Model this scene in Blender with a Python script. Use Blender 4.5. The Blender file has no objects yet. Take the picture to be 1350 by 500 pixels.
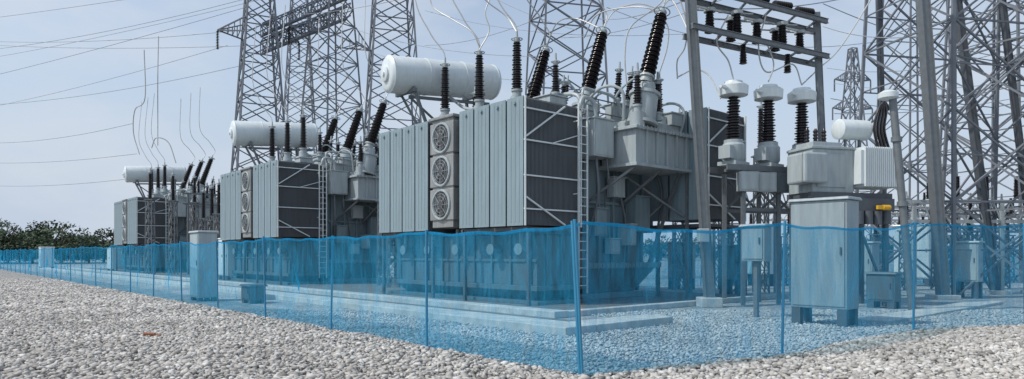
import bpy, math, random
import numpy as np
from mathutils import Vector, Matrix, Quaternion
random.seed(7); np.random.seed(7)
S = bpy.context.scene
COL = S.collection
CAMH = 1.6
# ------------------------------------------------------------------ helpers
def site(u, y, z=0.0):
    """plan position from an image pixel column (u) and a chosen distance y, height z in metres"""
    return Vector(((u-675)/890.0*y, y, z))  # image pixel column scaled to metres at distance y
def hgt(v, y):
    return CAMH+(335-v)/890.0*y  # height of image pixel row v at distance y
def sp(u, v, y):
    return site(u, y, hgt(v, y))  # point placed by image pixel coordinates and a chosen distance

class MB:
    def __init__(s): s.v=[]; s.f=[]
    def add(s, vs, fs):
        o=len(s.v); s.v+= [tuple(x) for x in vs]; s.f+=[tuple(i+o for i in f) for f in fs]; return s
    def box(s, a, b):
        x0,y0,z0=a; x1,y1,z1=b
        return s.add([(x0,y0,z0),(x1,y0,z0),(x1,y1,z0),(x0,y1,z0),(x0,y0,z1),(x1,y0,z1),(x1,y1,z1),(x0,y1,z1)],
              [(3,2,1,0),(4,5,6,7),(0,1,5,4),(1,2,6,5),(2,3,7,6),(3,0,4,7)])
    def frust(s, a0,b0,z0,a1,b1,z1):
        return s.add([(a0[0],a0[1],z0),(b0[0],a0[1],z0),(b0[0],b0[1],z0),(a0[0],b0[1],z0),
               (a1[0],a1[1],z1),(b1[0],a1[1],z1),(b1[0],b1[1],z1),(a1[0],b1[1],z1)],
              [(3,2,1,0),(4,5,6,7),(0,1,5,4),(1,2,6,5),(2,3,7,6),(3,0,4,7)])
    def beam(s, p, q, w, h=None):
        h=h or w; p=Vector(p); q=Vector(q); d=(q-p)
        if d.length<1e-6: return s
        d.normalize()
        up=Vector((0,0,1)) if abs(d.z)<.95 else Vector((0,1,0))
        x=d.cross(up).normalized()*w/2; y=x.cross(d).normalized()*h/2
        vs=[p-x-y,p+x-y,p+x+y,p-x+y,q-x-y,q+x-y,q+x+y,q-x+y]
        return s.add(vs,[(0,1,2,3),(7,6,5,4),(4,5,1,0),(5,6,2,1),(6,7,3,2),(7,4,0,3)])
    def lathe(s, p, q, prof, n=16):
        p=Vector(p); q=Vector(q); d=(q-p).normalized()
        up=Vector((0,0,1)) if abs(d.z)<.95 else Vector((0,1,0))
        x=d.cross(up).normalized(); y=x.cross(d).normalized()
        vs=[];fs=[]
        for t,r in prof:
            for i in range(n):
                a=2*math.pi*i/n
                vs.append(p+d*t+x*math.cos(a)*r+y*math.sin(a)*r)
        m=len(prof)
        for j in range(m-1):
            for i in range(n):
                k=(i+1)%n
                fs.append((j*n+i,j*n+k,(j+1)*n+k,(j+1)*n+i))
        fs.append(tuple(range(n))[::-1]); fs.append(tuple((m-1)*n+i for i in range(n)))
        return s.add(vs,fs)
    def cyl(s,p,q,r,r2=None,n=14):
        L=(Vector(q)-Vector(p)).length
        return s.lathe(p,q,[(0,r),(L,r if r2 is None else r2)],n)
    def tube(s, pts, r, n=6):
        pts=[Vector(p) for p in pts]; vs=[];fs=[]; px=None
        for i,p in enumerate(pts):
            d=(pts[min(i+1,len(pts)-1)]-pts[max(i-1,0)]).normalized()
            if px is None:
                up=Vector((0,0,1)) if abs(d.z)<.9 else Vector((0,1,0))
                x=d.cross(up).normalized()
            else:
                x=(px-d*px.dot(d)).normalized()
            px=x; y=x.cross(d)
            for k in range(n):
                a=2*math.pi*k/n; vs.append(p+x*math.cos(a)*r+y*math.sin(a)*r)
        for j in range(len(pts)-1):
            for i in range(n):
                k=(i+1)%n; fs.append((j*n+i,j*n+k,(j+1)*n+k,(j+1)*n+i))
        fs.append(tuple(range(n))[::-1]); fs.append(tuple((len(pts)-1)*n+i for i in range(n)))
        return s.add(vs,fs)
    def torus(s,c,R,r,n=20,m=6,axis=(0,0,1)):
        q=Vector((0,0,1)).rotation_difference(Vector(axis)); c=Vector(c); vs=[];fs=[]
        for i in range(n):
            a=2*math.pi*i/n
            for j in range(m):
                b=2*math.pi*j/m
                vs.append(c+q@Vector(((R+r*math.cos(b))*math.cos(a),(R+r*math.cos(b))*math.sin(a),r*math.sin(b))))
        for i in range(n):
            for j in range(m):
                i2=(i+1)%n;j2=(j+1)%m; fs.append((i*m+j,i2*m+j,i2*m+j2,i*m+j2))
        return s.add(vs,fs)
    def mesh(s,name,mat,smooth=False,bevel=0):
        me=bpy.data.meshes.new(name); me.from_pydata(s.v,[],s.f); me.update()
        if smooth:
            me.polygons.foreach_set("use_smooth",[True]*len(me.polygons))
            me.set_sharp_from_angle(angle=math.radians(40))
        me.materials.append(mat); return me

def obj(name, data, parent=None, loc=(0,0,0), label=None, category=None, group=None, kind=None, rot=None, bevel=0):
    o=bpy.data.objects.new(name,data); COL.objects.link(o)
    o.location=loc
    if rot is not None:
        o.rotation_euler=rot
    if parent: o.parent=parent
    if label: o["label"]=label
    if category: o["category"]=category
    if group: o["group"]=group
    if kind: o["kind"]=kind
    if bevel:
        b=o.modifiers.new("bevel",'BEVEL'); b.width=bevel; b.segments=2; b.limit_method='ANGLE'
    return o
def copy_tree(root, loc, rotz=None):
    made=set()
    def rec(o,par):
        kids=[c for c in o.children if c not in made]
        c=o.copy(); COL.objects.link(c); c.parent=par; made.add(c)
        for ch in kids: rec(ch,c)
        return c
    c=rec(root,None); c.location=loc
    if rotz is not None: c.rotation_euler=(0,0,rotz)
    return c
def smoothpath(pts,n=8):
    pts=[Vector(p) for p in pts]; out=[]
    P=[pts[0]*2-pts[1]]+pts+[pts[-1]*2-pts[-2]]
    for i in range(1,len(P)-2):
        for k in range(n):
            t=k/n; a,b,c,d=P[i-1],P[i],P[i+1],P[i+2]
            out.append(0.5*((2*b)+(c-a)*t+(2*a-5*b+4*c-d)*t*t+(3*b-a-3*c+d)*t**3))
    out.append(pts[-1]); return out

# ------------------------------------------------------------------ materials
def nodes(name):
    m=bpy.data.materials.new(name); m.use_nodes=True; nt=m.node_tree
    return m,nt,nt.nodes["Principled BSDF"],nt.nodes["Material Output"]
def paint(name,c,rough=.5,metal=0,var=.12,scale=1.5,streak=True,bump=0.0,grime=.25):
    m,nt,b,out=nodes(name); N=nt.nodes; L=nt.links
    tc=N.new("ShaderNodeTexCoord"); mp=N.new("ShaderNodeMapping")
    mp.inputs['Scale'].default_value=(scale*3,scale*3,scale*.35) if streak else (scale,)*3
    L.new(tc.outputs['Object'],mp.inputs[0])
    n=N.new("ShaderNodeTexNoise"); n.inputs['Scale'].default_value=1.5; n.inputs['Detail'].default_value=6; n.inputs['Roughness'].default_value=.65
    L.new(mp.outputs[0],n.inputs[0])
    n2=N.new("ShaderNodeTexNoise"); n2.inputs['Scale'].default_value=.6; n2.inputs['Detail'].default_value=4
    L.new(tc.outputs['Object'],n2.inputs[0])
    r=N.new("ShaderNodeValToRGB"); r.color_ramp.elements[0].position=.3; r.color_ramp.elements[1].position=.75
    r.color_ramp.elements[0].color=tuple(x*(1-var*1.6) for x in c)+(1,)
    r.color_ramp.elements[1].color=tuple(min(1,x*(1+var)) for x in c)+(1,)
    L.new(n.outputs[0],r.inputs[0])
    mx=N.new("ShaderNodeMixRGB"); mx.blend_type='MIX'
    mr=N.new("ShaderNodeMapRange"); mr.inputs[1].default_value=.5; mr.inputs[2].default_value=.75; mr.inputs[4].default_value=grime
    L.new(n2.outputs[0],mr.inputs[0]); L.new(mr.outputs[0],mx.inputs[0]); L.new(r.outputs[0],mx.inputs[1])
    mx.inputs[2].default_value=(c[0]*.55+.02,c[1]*.5+.015,c[2]*.45+.01,1)
    L.new(mx.outputs[0],b.inputs['Base Color'])
    b.inputs['Roughness'].default_value=rough; b.inputs['Metallic'].default_value=metal
    if bump:
        bp=N.new("ShaderNodeBump"); bp.inputs['Strength'].default_value=bump; bp.inputs['Distance'].default_value=.02
        L.new(n.outputs[0],bp.inputs['Height']); L.new(bp.outputs[0],b.inputs['Normal'])
    return m
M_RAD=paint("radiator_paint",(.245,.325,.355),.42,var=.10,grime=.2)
M_FIN=paint("fin_shade_and_pipe_grey",(.135,.15,.16),.6,grime=.2)  # dark pipe grey; on the inner fins it paints in their shade
M_TANK=paint("tank_paint",(.20,.265,.29),.42,bump=.1,var=.14,grime=.3)
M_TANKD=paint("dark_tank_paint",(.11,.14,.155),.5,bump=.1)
M_LIGHT=paint("light_grey_paint",(.40,.455,.465),.42,var=.14,grime=.35)
M_WHITE=paint("white_paint",(.70,.76,.76),.35,var=.07,grime=.18)
M_PORC=paint("brown_black_porcelain",(.018,.014,.015),.22,var=.2,grime=0)
M_STEEL=paint("galvanised_steel",(.19,.21,.22),.55,metal=.3,streak=False,scale=4)
M_DSTEEL=paint("dark_steel",(.11,.122,.135),.6,metal=.2,streak=False)
M_FSTEEL=paint("weathered_tower_steel",(.17,.19,.215),.7,streak=False)
M_FAN=paint("fan_dark_metal",(.08,.085,.09),.5,streak=False)
M_FANH=paint("fan_casing_metal",(.33,.34,.33),.45,metal=.3,var=.2)
M_WIRE=paint("aluminium_wire",(.55,.55,.53),.5,metal=.3,streak=False)
M_DWIRE=paint("weathered_wire",(.32,.35,.39),.6,streak=False)
M_CONC=paint("concrete",(.58,.57,.55),.9,streak=False,scale=2,bump=.4,grime=.5,var=.2)
M_PAD=paint("stained_concrete",(.20,.175,.155),.9,streak=False,scale=1,bump=.4,grime=.7,var=.3)
M_BPOST=paint("blue_post_paint",(.04,.25,.42),.5)
M_YEL=paint("yellow_plastic",(.75,.42,.02),.4,grime=0)
M_BRICK=paint("broken_brick_clay",(.35,.15,.08),.9,streak=False,bump=.5,scale=12)
M_BARK=paint("bark",(.08,.06,.045),.9,bump=.5)
M_CAB=paint("cabinet_paint",(.29,.35,.37),.45,var=.14,grime=.35)

def net_mat(name,fac,col,tint,amp=.16):
    m,nt,b,out=nodes(name); N=nt.nodes; L=nt.links; N.remove(b)
    tr=N.new("ShaderNodeBsdfTransparent"); tr.inputs[0].default_value=tint+(1,)
    df=N.new("ShaderNodeBsdfDiffuse"); df.inputs[0].default_value=col+(1,)
    tl=N.new("ShaderNodeBsdfTranslucent"); tl.inputs[0].default_value=col+(1,)
    m1=N.new("ShaderNodeMixShader"); m1.inputs[0].default_value=.4
    L.new(df.outputs[0],m1.inputs[1]); L.new(tl.outputs[0],m1.inputs[2])
    m2=N.new("ShaderNodeMixShader")
    tc=N.new("ShaderNodeTexCoord")
    def nz(sc,rot,s,dist,det=4):
        mp=N.new("ShaderNodeMapping"); mp.inputs['Scale'].default_value=sc; mp.inputs['Rotation'].default_value=rot
        n=N.new("ShaderNodeTexNoise"); n.inputs['Scale'].default_value=s; n.inputs['Detail'].default_value=det; n.inputs['Distortion'].default_value=dist
        L.new(tc.outputs['Object'],mp.inputs[0]); L.new(mp.outputs[0],n.inputs[0]); return n
    a=nz((1.6,1.6,.5),(.3,.2,0),.9,1.2); c=nz((7,7,1.0),(.25,-.2,.3),1.5,.5); f=nz((1,1,1),(0,0,0),45,0,2)
    ad=N.new("ShaderNodeMath"); ad.operation='ADD'; L.new(a.outputs[0],ad.inputs[0]); L.new(c.outputs[0],ad.inputs[1])
    fm=N.new("ShaderNodeMath"); fm.operation='MULTIPLY_ADD'; fm.inputs[1].default_value=.5; L.new(f.outputs[0],fm.inputs[0]); L.new(ad.outputs[0],fm.inputs[2])
    r=N.new("ShaderNodeMapRange"); r.inputs[1].default_value=1.0; r.inputs[2].default_value=1.5
    r.inputs[3].default_value=fac-amp*.6; r.inputs[4].default_value=fac+amp
    L.new(fm.outputs[0],r.inputs[0]); L.new(r.outputs[0],m2.inputs[0])
    bp=N.new("ShaderNodeBump"); bp.inputs['Strength'].default_value=.6; bp.inputs['Distance'].default_value=.06
    L.new(c.outputs[0],bp.inputs['Height']); L.new(bp.outputs[0],df.inputs['Normal']); L.new(bp.outputs[0],tl.inputs['Normal'])
    L.new(tr.outputs[0],m2.inputs[1]); L.new(m1.outputs[0],m2.inputs[2]); L.new(m2.outputs[0],out.inputs[0])
    return m
M_NET=net_mat("blue_mesh_netting",.26,(.045,.43,.72),(.70,.90,.97),.20)
M_HEM=net_mat("blue_net_hem",.6,(.03,.38,.66),(.5,.8,.92))

def gravel(name,c0,c1,gap,scale,big=.15):
    m,nt,b,out=nodes(name); N=nt.nodes; L=nt.links
    tc=N.new("ShaderNodeTexCoord")
    v=N.new("ShaderNodeTexVoronoi"); v.inputs['Scale'].default_value=scale; v.inputs['Randomness'].default_value=1
    ve=N.new("ShaderNodeTexVoronoi"); ve.feature='DISTANCE_TO_EDGE'; ve.inputs['Scale'].default_value=scale
    nz=N.new("ShaderNodeTexNoise"); nz.inputs['Scale'].default_value=big; nz.inputs['Detail'].default_value=12; nz.inputs['Roughness'].default_value=.75
    for x in (v,ve,nz): L.new(tc.outputs['Object'],x.inputs['Vector'])
    sep=N.new("ShaderNodeSeparateColor"); L.new(v.outputs['Color'],sep.inputs[0])
    r=N.new("ShaderNodeValToRGB"); r.color_ramp.elements[0].color=c0+(1,); r.color_ramp.elements[1].color=c1+(1,)
    L.new(sep.outputs[0],r.inputs[0])
    e=N.new("ShaderNodeMapRange"); e.inputs[1].default_value=0; e.inputs[2].default_value=.12
    L.new(ve.outputs[0],e.inputs[0])
    mx=N.new("ShaderNodeMixRGB"); mx.inputs[1].default_value=gap+(1,); L.new(e.outputs[0],mx.inputs[0]); L.new(r.outputs[0],mx.inputs[2])
    prev=mx.outputs[0]
    for sc,lo,hi in ((4.5,.78,1.15),(1.3,.86,1.1)):
        v2=N.new("ShaderNodeTexVoronoi"); v2.inputs['Scale'].default_value=sc; L.new(tc.outputs['Object'],v2.inputs['Vector'])
        s2=N.new("ShaderNodeSeparateColor"); L.new(v2.outputs['Color'],s2.inputs[0])
        rr=N.new("ShaderNodeMapRange"); rr.inputs[3].default_value=lo; rr.inputs[4].default_value=hi; L.new(s2.outputs[1],rr.inputs[0])
        mm=N.new("ShaderNodeMixRGB"); mm.blend_type='MULTIPLY'; mm.inputs[0].default_value=1; L.new(prev,mm.inputs[1]); L.new(rr.outputs[0],mm.inputs[2]); prev=mm.outputs[0]
    m2=N.new("ShaderNodeMixRGB"); m2.blend_type='MULTIPLY'; m2.inputs[0].default_value=1
    r2=N.new("ShaderNodeMapRange"); r2.inputs[1].default_value=.3; r2.inputs[2].default_value=.7; r2.inputs[3].default_value=.68; r2.inputs[4].default_value=1.15
    L.new(nz.outputs[0],r2.inputs[0]); L.new(prev,m2.inputs[1]); L.new(r2.outputs[0],m2.inputs[2])
    L.new(m2.outputs[0],b.inputs['Base Color']); b.inputs['Roughness'].default_value=.95
    bp=N.new("ShaderNodeBump"); bp.inputs['Strength'].default_value=.8; bp.inputs['Distance'].default_value=.03
    L.new(ve.outputs[0],bp.inputs['Height']); L.new(bp.outputs[0],b.inputs['Normal'])
    return m
M_GOUT=gravel("coarse_gravel_ground",(.23,.22,.205),(.64,.615,.575),(.12,.112,.10),15)
M_GIN=gravel("fine_gravel_ground",(.34,.34,.34),(.66,.66,.66),(.20,.20,.20),24,.3)
def stone_mat(name,cols):
    m,nt,b,out=nodes(name); N=nt.nodes; L=nt.links
    g=N.new("ShaderNodeNewGeometry"); r=N.new("ShaderNodeValToRGB")
    while len(r.color_ramp.elements)<len(cols): r.color_ramp.elements.new(.5)
    for i,c in enumerate(cols):
        r.color_ramp.elements[i].position=i/(len(cols)-1); r.color_ramp.elements[i].color=c+(1,)
    L.new(g.outputs['Random Per Island'],r.inputs[0])
    tc=N.new("ShaderNodeTexCoord"); nz=N.new("ShaderNodeTexNoise"); nz.inputs['Scale'].default_value=.5; nz.inputs['Detail'].default_value=8; L.new(tc.outputs['Object'],nz.inputs['Vector'])
    rr=N.new("ShaderNodeMapRange"); rr.inputs[1].default_value=.3; rr.inputs[2].default_value=.7; rr.inputs[3].default_value=.75; rr.inputs[4].default_value=1.12; L.new(nz.outputs[0],rr.inputs[0])
    mm=N.new("ShaderNodeMixRGB"); mm.blend_type='MULTIPLY'; mm.inputs[0].default_value=1; L.new(r.outputs[0],mm.inputs[1]); L.new(rr.outputs[0],mm.inputs[2])
    L.new(mm.outputs[0],b.inputs['Base Color'])
    b.inputs['Roughness'].default_value=.9
    return m
M_STO=stone_mat("loose_stone_outer",[(.22,.205,.185),(.49,.465,.425),(.33,.31,.285),(.64,.615,.57),(.43,.40,.355),(.70,.68,.64)])
M_STI=stone_mat("loose_stone_inner",[(.34,.34,.34),(.58,.58,.58),(.44,.44,.44),(.70,.70,.70)])
M_LEAF=stone_mat("tree_foliage",[(.045,.07,.045),(.08,.115,.065),(.06,.09,.05),(.12,.155,.09)])  # leaf tones lightened to put distance haze into the colour

# ------------------------------------------------------------------ frame of the yard
TH=math.atan2(.6615,.75)
K=Vector((.34,20,0)); A=Vector((-.6615,.75,0)); B=Vector((.75,.6615,0))
def yard(s,t,z=0): return K+B*s+A*t+Vector((0,0,z))

# ------------------------------------------------------------------ ground
def poly(name,pts,z,mat,kind="structure",label=None):
    me=bpy.data.meshes.new(name); me.from_pydata([(p[0],p[1],z) for p in pts],[],[tuple(range(len(pts)))]); me.update()
    me.materials.append(mat); return obj(name,me,kind=kind,label=label)
poly("ground",[(-1500,-200),(1500,-200),(1500,2500),(-1500,2500)],0,M_GOUT,label="pale coarse gravel ground reaching the horizon")
C=Vector((.88,8.74,0)); P1=Vector((4.2,10.5,0)); P2=Vector((8.3,13.96,0)); P3=Vector((11.4,15.0,0)); P4=Vector((20,19.5,0))
far=C+A*110
poly("gravel_yard",[C,P1,P2,P3,P4,(70,45),(60,170),far],.004,M_GIN,label="fine pale gravel yard inside the net fence")
def slab(name,s0,t0,s1,t1,z0,z1,mat,label):
    m=MB().box((s0,t0,z0),(s1,t1,z1)); o=obj(name,m.mesh(name,mat),loc=K,rot=(0,0,TH),kind="structure",label=label,bevel=.02); return o
slab("concrete_kerb",-4.1,-5.7,-3.2,70,0,.18,M_CONC,"long broad concrete kerb beside the transformers")
slab("concrete_kerb",-3.197,-5.7,-.6,-4.9,0,.18,M_CONC,"short low concrete kerb closing the trench")
slab("concrete_kerb",-1.7,-3.0,-1.2,70,0,.18,M_CONC,"concrete bund kerb beside the transformers")
slab("concrete_pavement",-1.197,-2.7,10,70,0,.05,M_PAD,"stained concrete pad under the transformers")
slab("concrete_kerb",-1.197,-3.0,10.5,-2.703,0,.16,M_CONC,"concrete bund kerb at the end of the pad")
slab("concrete_path",-3.197,-4.897,-1.703,70,0,.012,M_PAD,"drainage strip of stained concrete between kerbs")
slab("concrete_path",3.0,-9.0,12.5,-8.2,0,.09,M_CONC,"pale concrete cable trench cover beside the gantry")

# loose stones
def ico():
    p=(1+5**.5)/2
    v=np.array([(-1,p,0),(1,p,0),(-1,-p,0),(1,-p,0),(0,-1,p),(0,1,p),(0,-1,-p),(0,1,-p),(p,0,-1),(p,0,1),(-p,0,-1),(-p,0,1)],float)
    v/=np.linalg.norm(v[0])
    f=np.array([(0,11,5),(0,5,1),(0,1,7),(0,7,10),(0,10,11),(1,5,9),(5,11,4),(11,10,2),(10,7,6),(7,1,8),(3,9,4),(3,4,2),(3,2,6),(3,6,8),(3,8,9),(4,9,5),(2,4,11),(6,2,10),(8,6,7),(9,8,1)])
    return v,f
def fence_y(x):
    pts=[C,P1,P2,P3,P4]
    return np.interp(x,[p.x for p in pts],[p.y for p in pts])
def stones(name,n,inside,rmin,rmax,ymin,ymax,mat,label):
    Y=np.sqrt(np.random.uniform(ymin**2,ymax**2,n*6))
    X=np.random.uniform(-.82,.82,n*6)*Y
    rel=(X-C.x)*B.x+(Y-C.y)*B.y
    out=np.where(X<C.x, rel<0, Y<fence_y(X))
    ok=(out if not inside else ~out)
    if inside:
        s=(X-K.x)*B.x+(Y-K.y)*B.y; t=(X-K.x)*A.x+(Y-K.y)*A.y
        ok&=(s<-4.15)|((t<-5.75))|((t<-3.1)&(s>-.5))
    X=X[ok][:n];Y=Y[ok][:n]; n=len(X)
    v,f=ico()
    V=np.repeat(v[None],n,0)*(1+np.random.uniform(-.42,.42,(n,12,1)))
    sz=rmin+(rmax-rmin)*np.random.uniform(0,1,(n,1,1))**1.8
    sc=sz*np.stack([np.random.uniform(.8,1.45,n),np.random.uniform(.65,1.1,n),np.random.uniform(.45,.8,n)],1)[:,None]
    V=V*sc
    a=np.random.uniform(0,6.28,n); b=np.random.uniform(-.7,.7,n)
    ca,sa,cb,sb=np.cos(a),np.sin(a),np.cos(b),np.sin(b)
    y1=V[:,:,1]*cb[:,None]-V[:,:,2]*sb[:,None]; z1=V[:,:,1]*sb[:,None]+V[:,:,2]*cb[:,None]; x1=V[:,:,0]
    W=np.stack([x1*ca[:,None]-y1*sa[:,None]+X[:,None],x1*sa[:,None]+y1*ca[:,None]+Y[:,None],z1+np.random.uniform(.0,.035,n)[:,None]+.004],2)
    me=bpy.data.meshes.new(name); F=(f[None]+(np.arange(n)*12)[:,None,None]).reshape(-1)
    me.vertices.add(n*12); me.vertices.foreach_set("co",W.reshape(-1))
    me.loops.add(len(F)); me.loops.foreach_set("vertex_index",F.astype(np.int32))
    nf=len(F)//3; me.polygons.add(nf); me.polygons.foreach_set("loop_start",np.arange(0,nf*3,3,dtype=np.int32))
    me.polygons.foreach_set("loop_total",np.full(nf,3,dtype=np.int32)); me.update(calc_edges=True); me.validate()
    me.materials.append(mat)
    obj(name,me,kind="stuff",label=label)
stones("gravel",42000,False,.020,.058,5.5,17,M_STO,"loose pale crushed stones outside the net fence")
stones("gravel",26000,False,.04,.08,17,42,M_STO,"loose pale crushed stones outside the net fence")
stones("gravel",34000,True,.018,.036,7.5,19,M_STI,"loose grey crushed stones inside the net fence")
br=MB().frust((-.11,-.05),(.11,.05),0,(-.10,-.045),(.09,.04),.06).frust((.06,-.03),(.2,.03),.0,(.07,-.02),(.18,.02),.035)
obj("broken_brick",br.mesh("broken_brick",M_BRICK),loc=(-6.9,12.85,.04),rot=(.1,.05,.3),label="broken reddish brick piece lying on gravel",category="brick",bevel=.008)

# ------------------------------------------------------------------ net fences
def netfence(pts,heights,label,sub=18,post_r=.022,amp=1.0):
    root=obj("net_fence",None,loc=pts[0],label=label,category="fence")
    o=pts[0]
    net=MB(); hem=MB()
    for i in range(len(pts)-1):
        p,q=pts[i]-o,pts[i+1]-o; h0,h1=heights[i],heights[i+1]
        d=(q-p).normalized(); nrm=Vector((-d.y,d.x,0))
        sg=random.uniform(.03,.11)*amp; ph=random.uniform(0,6); bl=random.uniform(.03,.16)*amp; lift=random.uniform(0,.05)
        NZ=9; vs=[];fs=[];hv=[];hf=[]
        ns=[(random.uniform(.1,.9),random.uniform(-1.6,1.6),random.uniform(.03,.08)*random.choice((-1,1))) for _ in range(9)]
        for a in range(sub+1):
            x=a/sub; ed=min(1,6*x*(1-x))
            top=h0+(h1-h0)*x-sg*4*x*(1-x)*(1+.3*math.sin(ph+x*5))+.016*math.sin(ph+x*19)*ed
            bot=.015+lift*math.sin(math.pi*x)+.02*abs(math.sin(ph*2+x*9))
            for b in range(NZ+1):
                z=b/NZ
                off=bl*math.sin(math.pi*x)*math.sin(math.pi*z)*math.cos(ph)
                for (cx,sl,am) in ns:
                    off+=am*math.exp(-((x-cx-sl*(z-.5)*.5)/.05)**2)*ed*(.35+.65*math.sin(math.pi*z))
                off+=.03*math.sin(ph+x*12+z*3)*ed
                if b==0: off-=.06
                vs.append(p+(q-p)*x+nrm*(off)+Vector((0,0,bot+(top-bot)*z)))
            t=vs[-1]; hv+= [t+nrm*-.006+Vector((0,0,.01)), t+nrm*-.006-Vector((0,0,.035))]
            if a<sub:
                for b in range(NZ):
                    k=a*(NZ+1)+b; fs.append((k,k+NZ+1,k+NZ+2,k+1))
                k=a*2; hf.append((k,k+1,k+3,k+2))
        net.add(vs,fs); hem.add(hv,hf)
    obj("netting",net.mesh("netting",M_NET,smooth=True),parent=root)
    obj("hem",hem.mesh("hem",M_HEM),parent=root)
    for i,p in enumerate(pts):
        r=post_r
        lean=Vector((random.uniform(-.06,.06),random.uniform(-.04,.04),0))
        if i==0: lean=Vector((-.10,0,0))
        m=MB().cyl((0,0,0),tuple(lean+Vector((0,0,heights[i]+.03))),r,n=10)
        obj("post",m.mesh("post",M_BPOST,smooth=True),parent=root,loc=p-o)
    return root
ptsL=[C+A*(3.5*i) for i in range(0,31)]
netfence(ptsL,[2.0]+[2.0+random.uniform(-.06,.04) for _ in ptsL[1:]],"long translucent blue net fence on thin steel posts along gravel")
ptsR=[C+Vector((.03,-.01,0)),P1,P2,P3,P4]
netfence(ptsR,[2.02,2.08,2.24,2.25,2.3],"sagging translucent blue net fence turning a corner on gravel",sub=34,post_r=.022,amp=1.3)
netfence([Vector((5+4.2*i,32+.9*i,0)) for i in range(0,12)],[2.1]*12,"distant blue net fence behind the switchyard equipment")
# ------------------------------------------------------------------ bushings
def bushing_meshes(key,L,r):
    n=int(L/.085); prof=[(0,r*.7)]
    for i in range(n):
        z=L*(i+.1)/n; tp=1-.25*i/n; rr=r*tp*(1 if i%2==0 else .86)
        prof+=[(z,r*tp*.62),(z+L/n*.35,rr),(z+L/n*.5,rr),(z+L/n*.75,r*tp*.62)]
    prof.append((L,r*.4))
    body=MB().lathe((0,0,0),(0,0,1),prof,18).mesh(key+"_porcelain",M_PORC,smooth=True)
    cap=MB().lathe((0,0,L),(0,0,L+1),[(0,r*.55),(.10,r*.6),(.16,r*.5),(.18,.05),(.42,.035)],14).torus((0,0,L+.12),r*.95,.02,18,6).beam((-r,0,L+.12),(r,0,L+.12),.02).mesh(key+"_cap",M_LIGHT,smooth=True)
    fl=MB().lathe((0,0,-.28),(0,0,1),[(0,r*1.05),(.05,r*1.05),(.05,r*.8),(.22,r*.8),(.22,r*1.0),(.29,r*1.0)],16).mesh(key+"_flange",M_LIGHT,smooth=True)
    return body,cap,fl
BM={'lv':bushing_meshes('lv',1.75,.21),'hv':bushing_meshes('hv',2.4,.28),'sm':bushing_meshes('sm',.95,.15),'ct':bushing_meshes('ct',1.5,.25),'post':bushing_meshes('post',1.3,.14),'ar':bushing_meshes('ar',1.9,.17)}
def bushing(key,parent,loc,d=(0,0,1),name="bushing"):
    b,c,f=BM[key]
    o=obj(name,b,parent=parent,loc=loc)
    o.rotation_euler=Vector((0,0,1)).rotation_difference(Vector(d).normalized()).to_euler()
    obj("terminal_cap",c,parent=o); obj("mounting_flange",f,parent=o)
    return o

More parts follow.
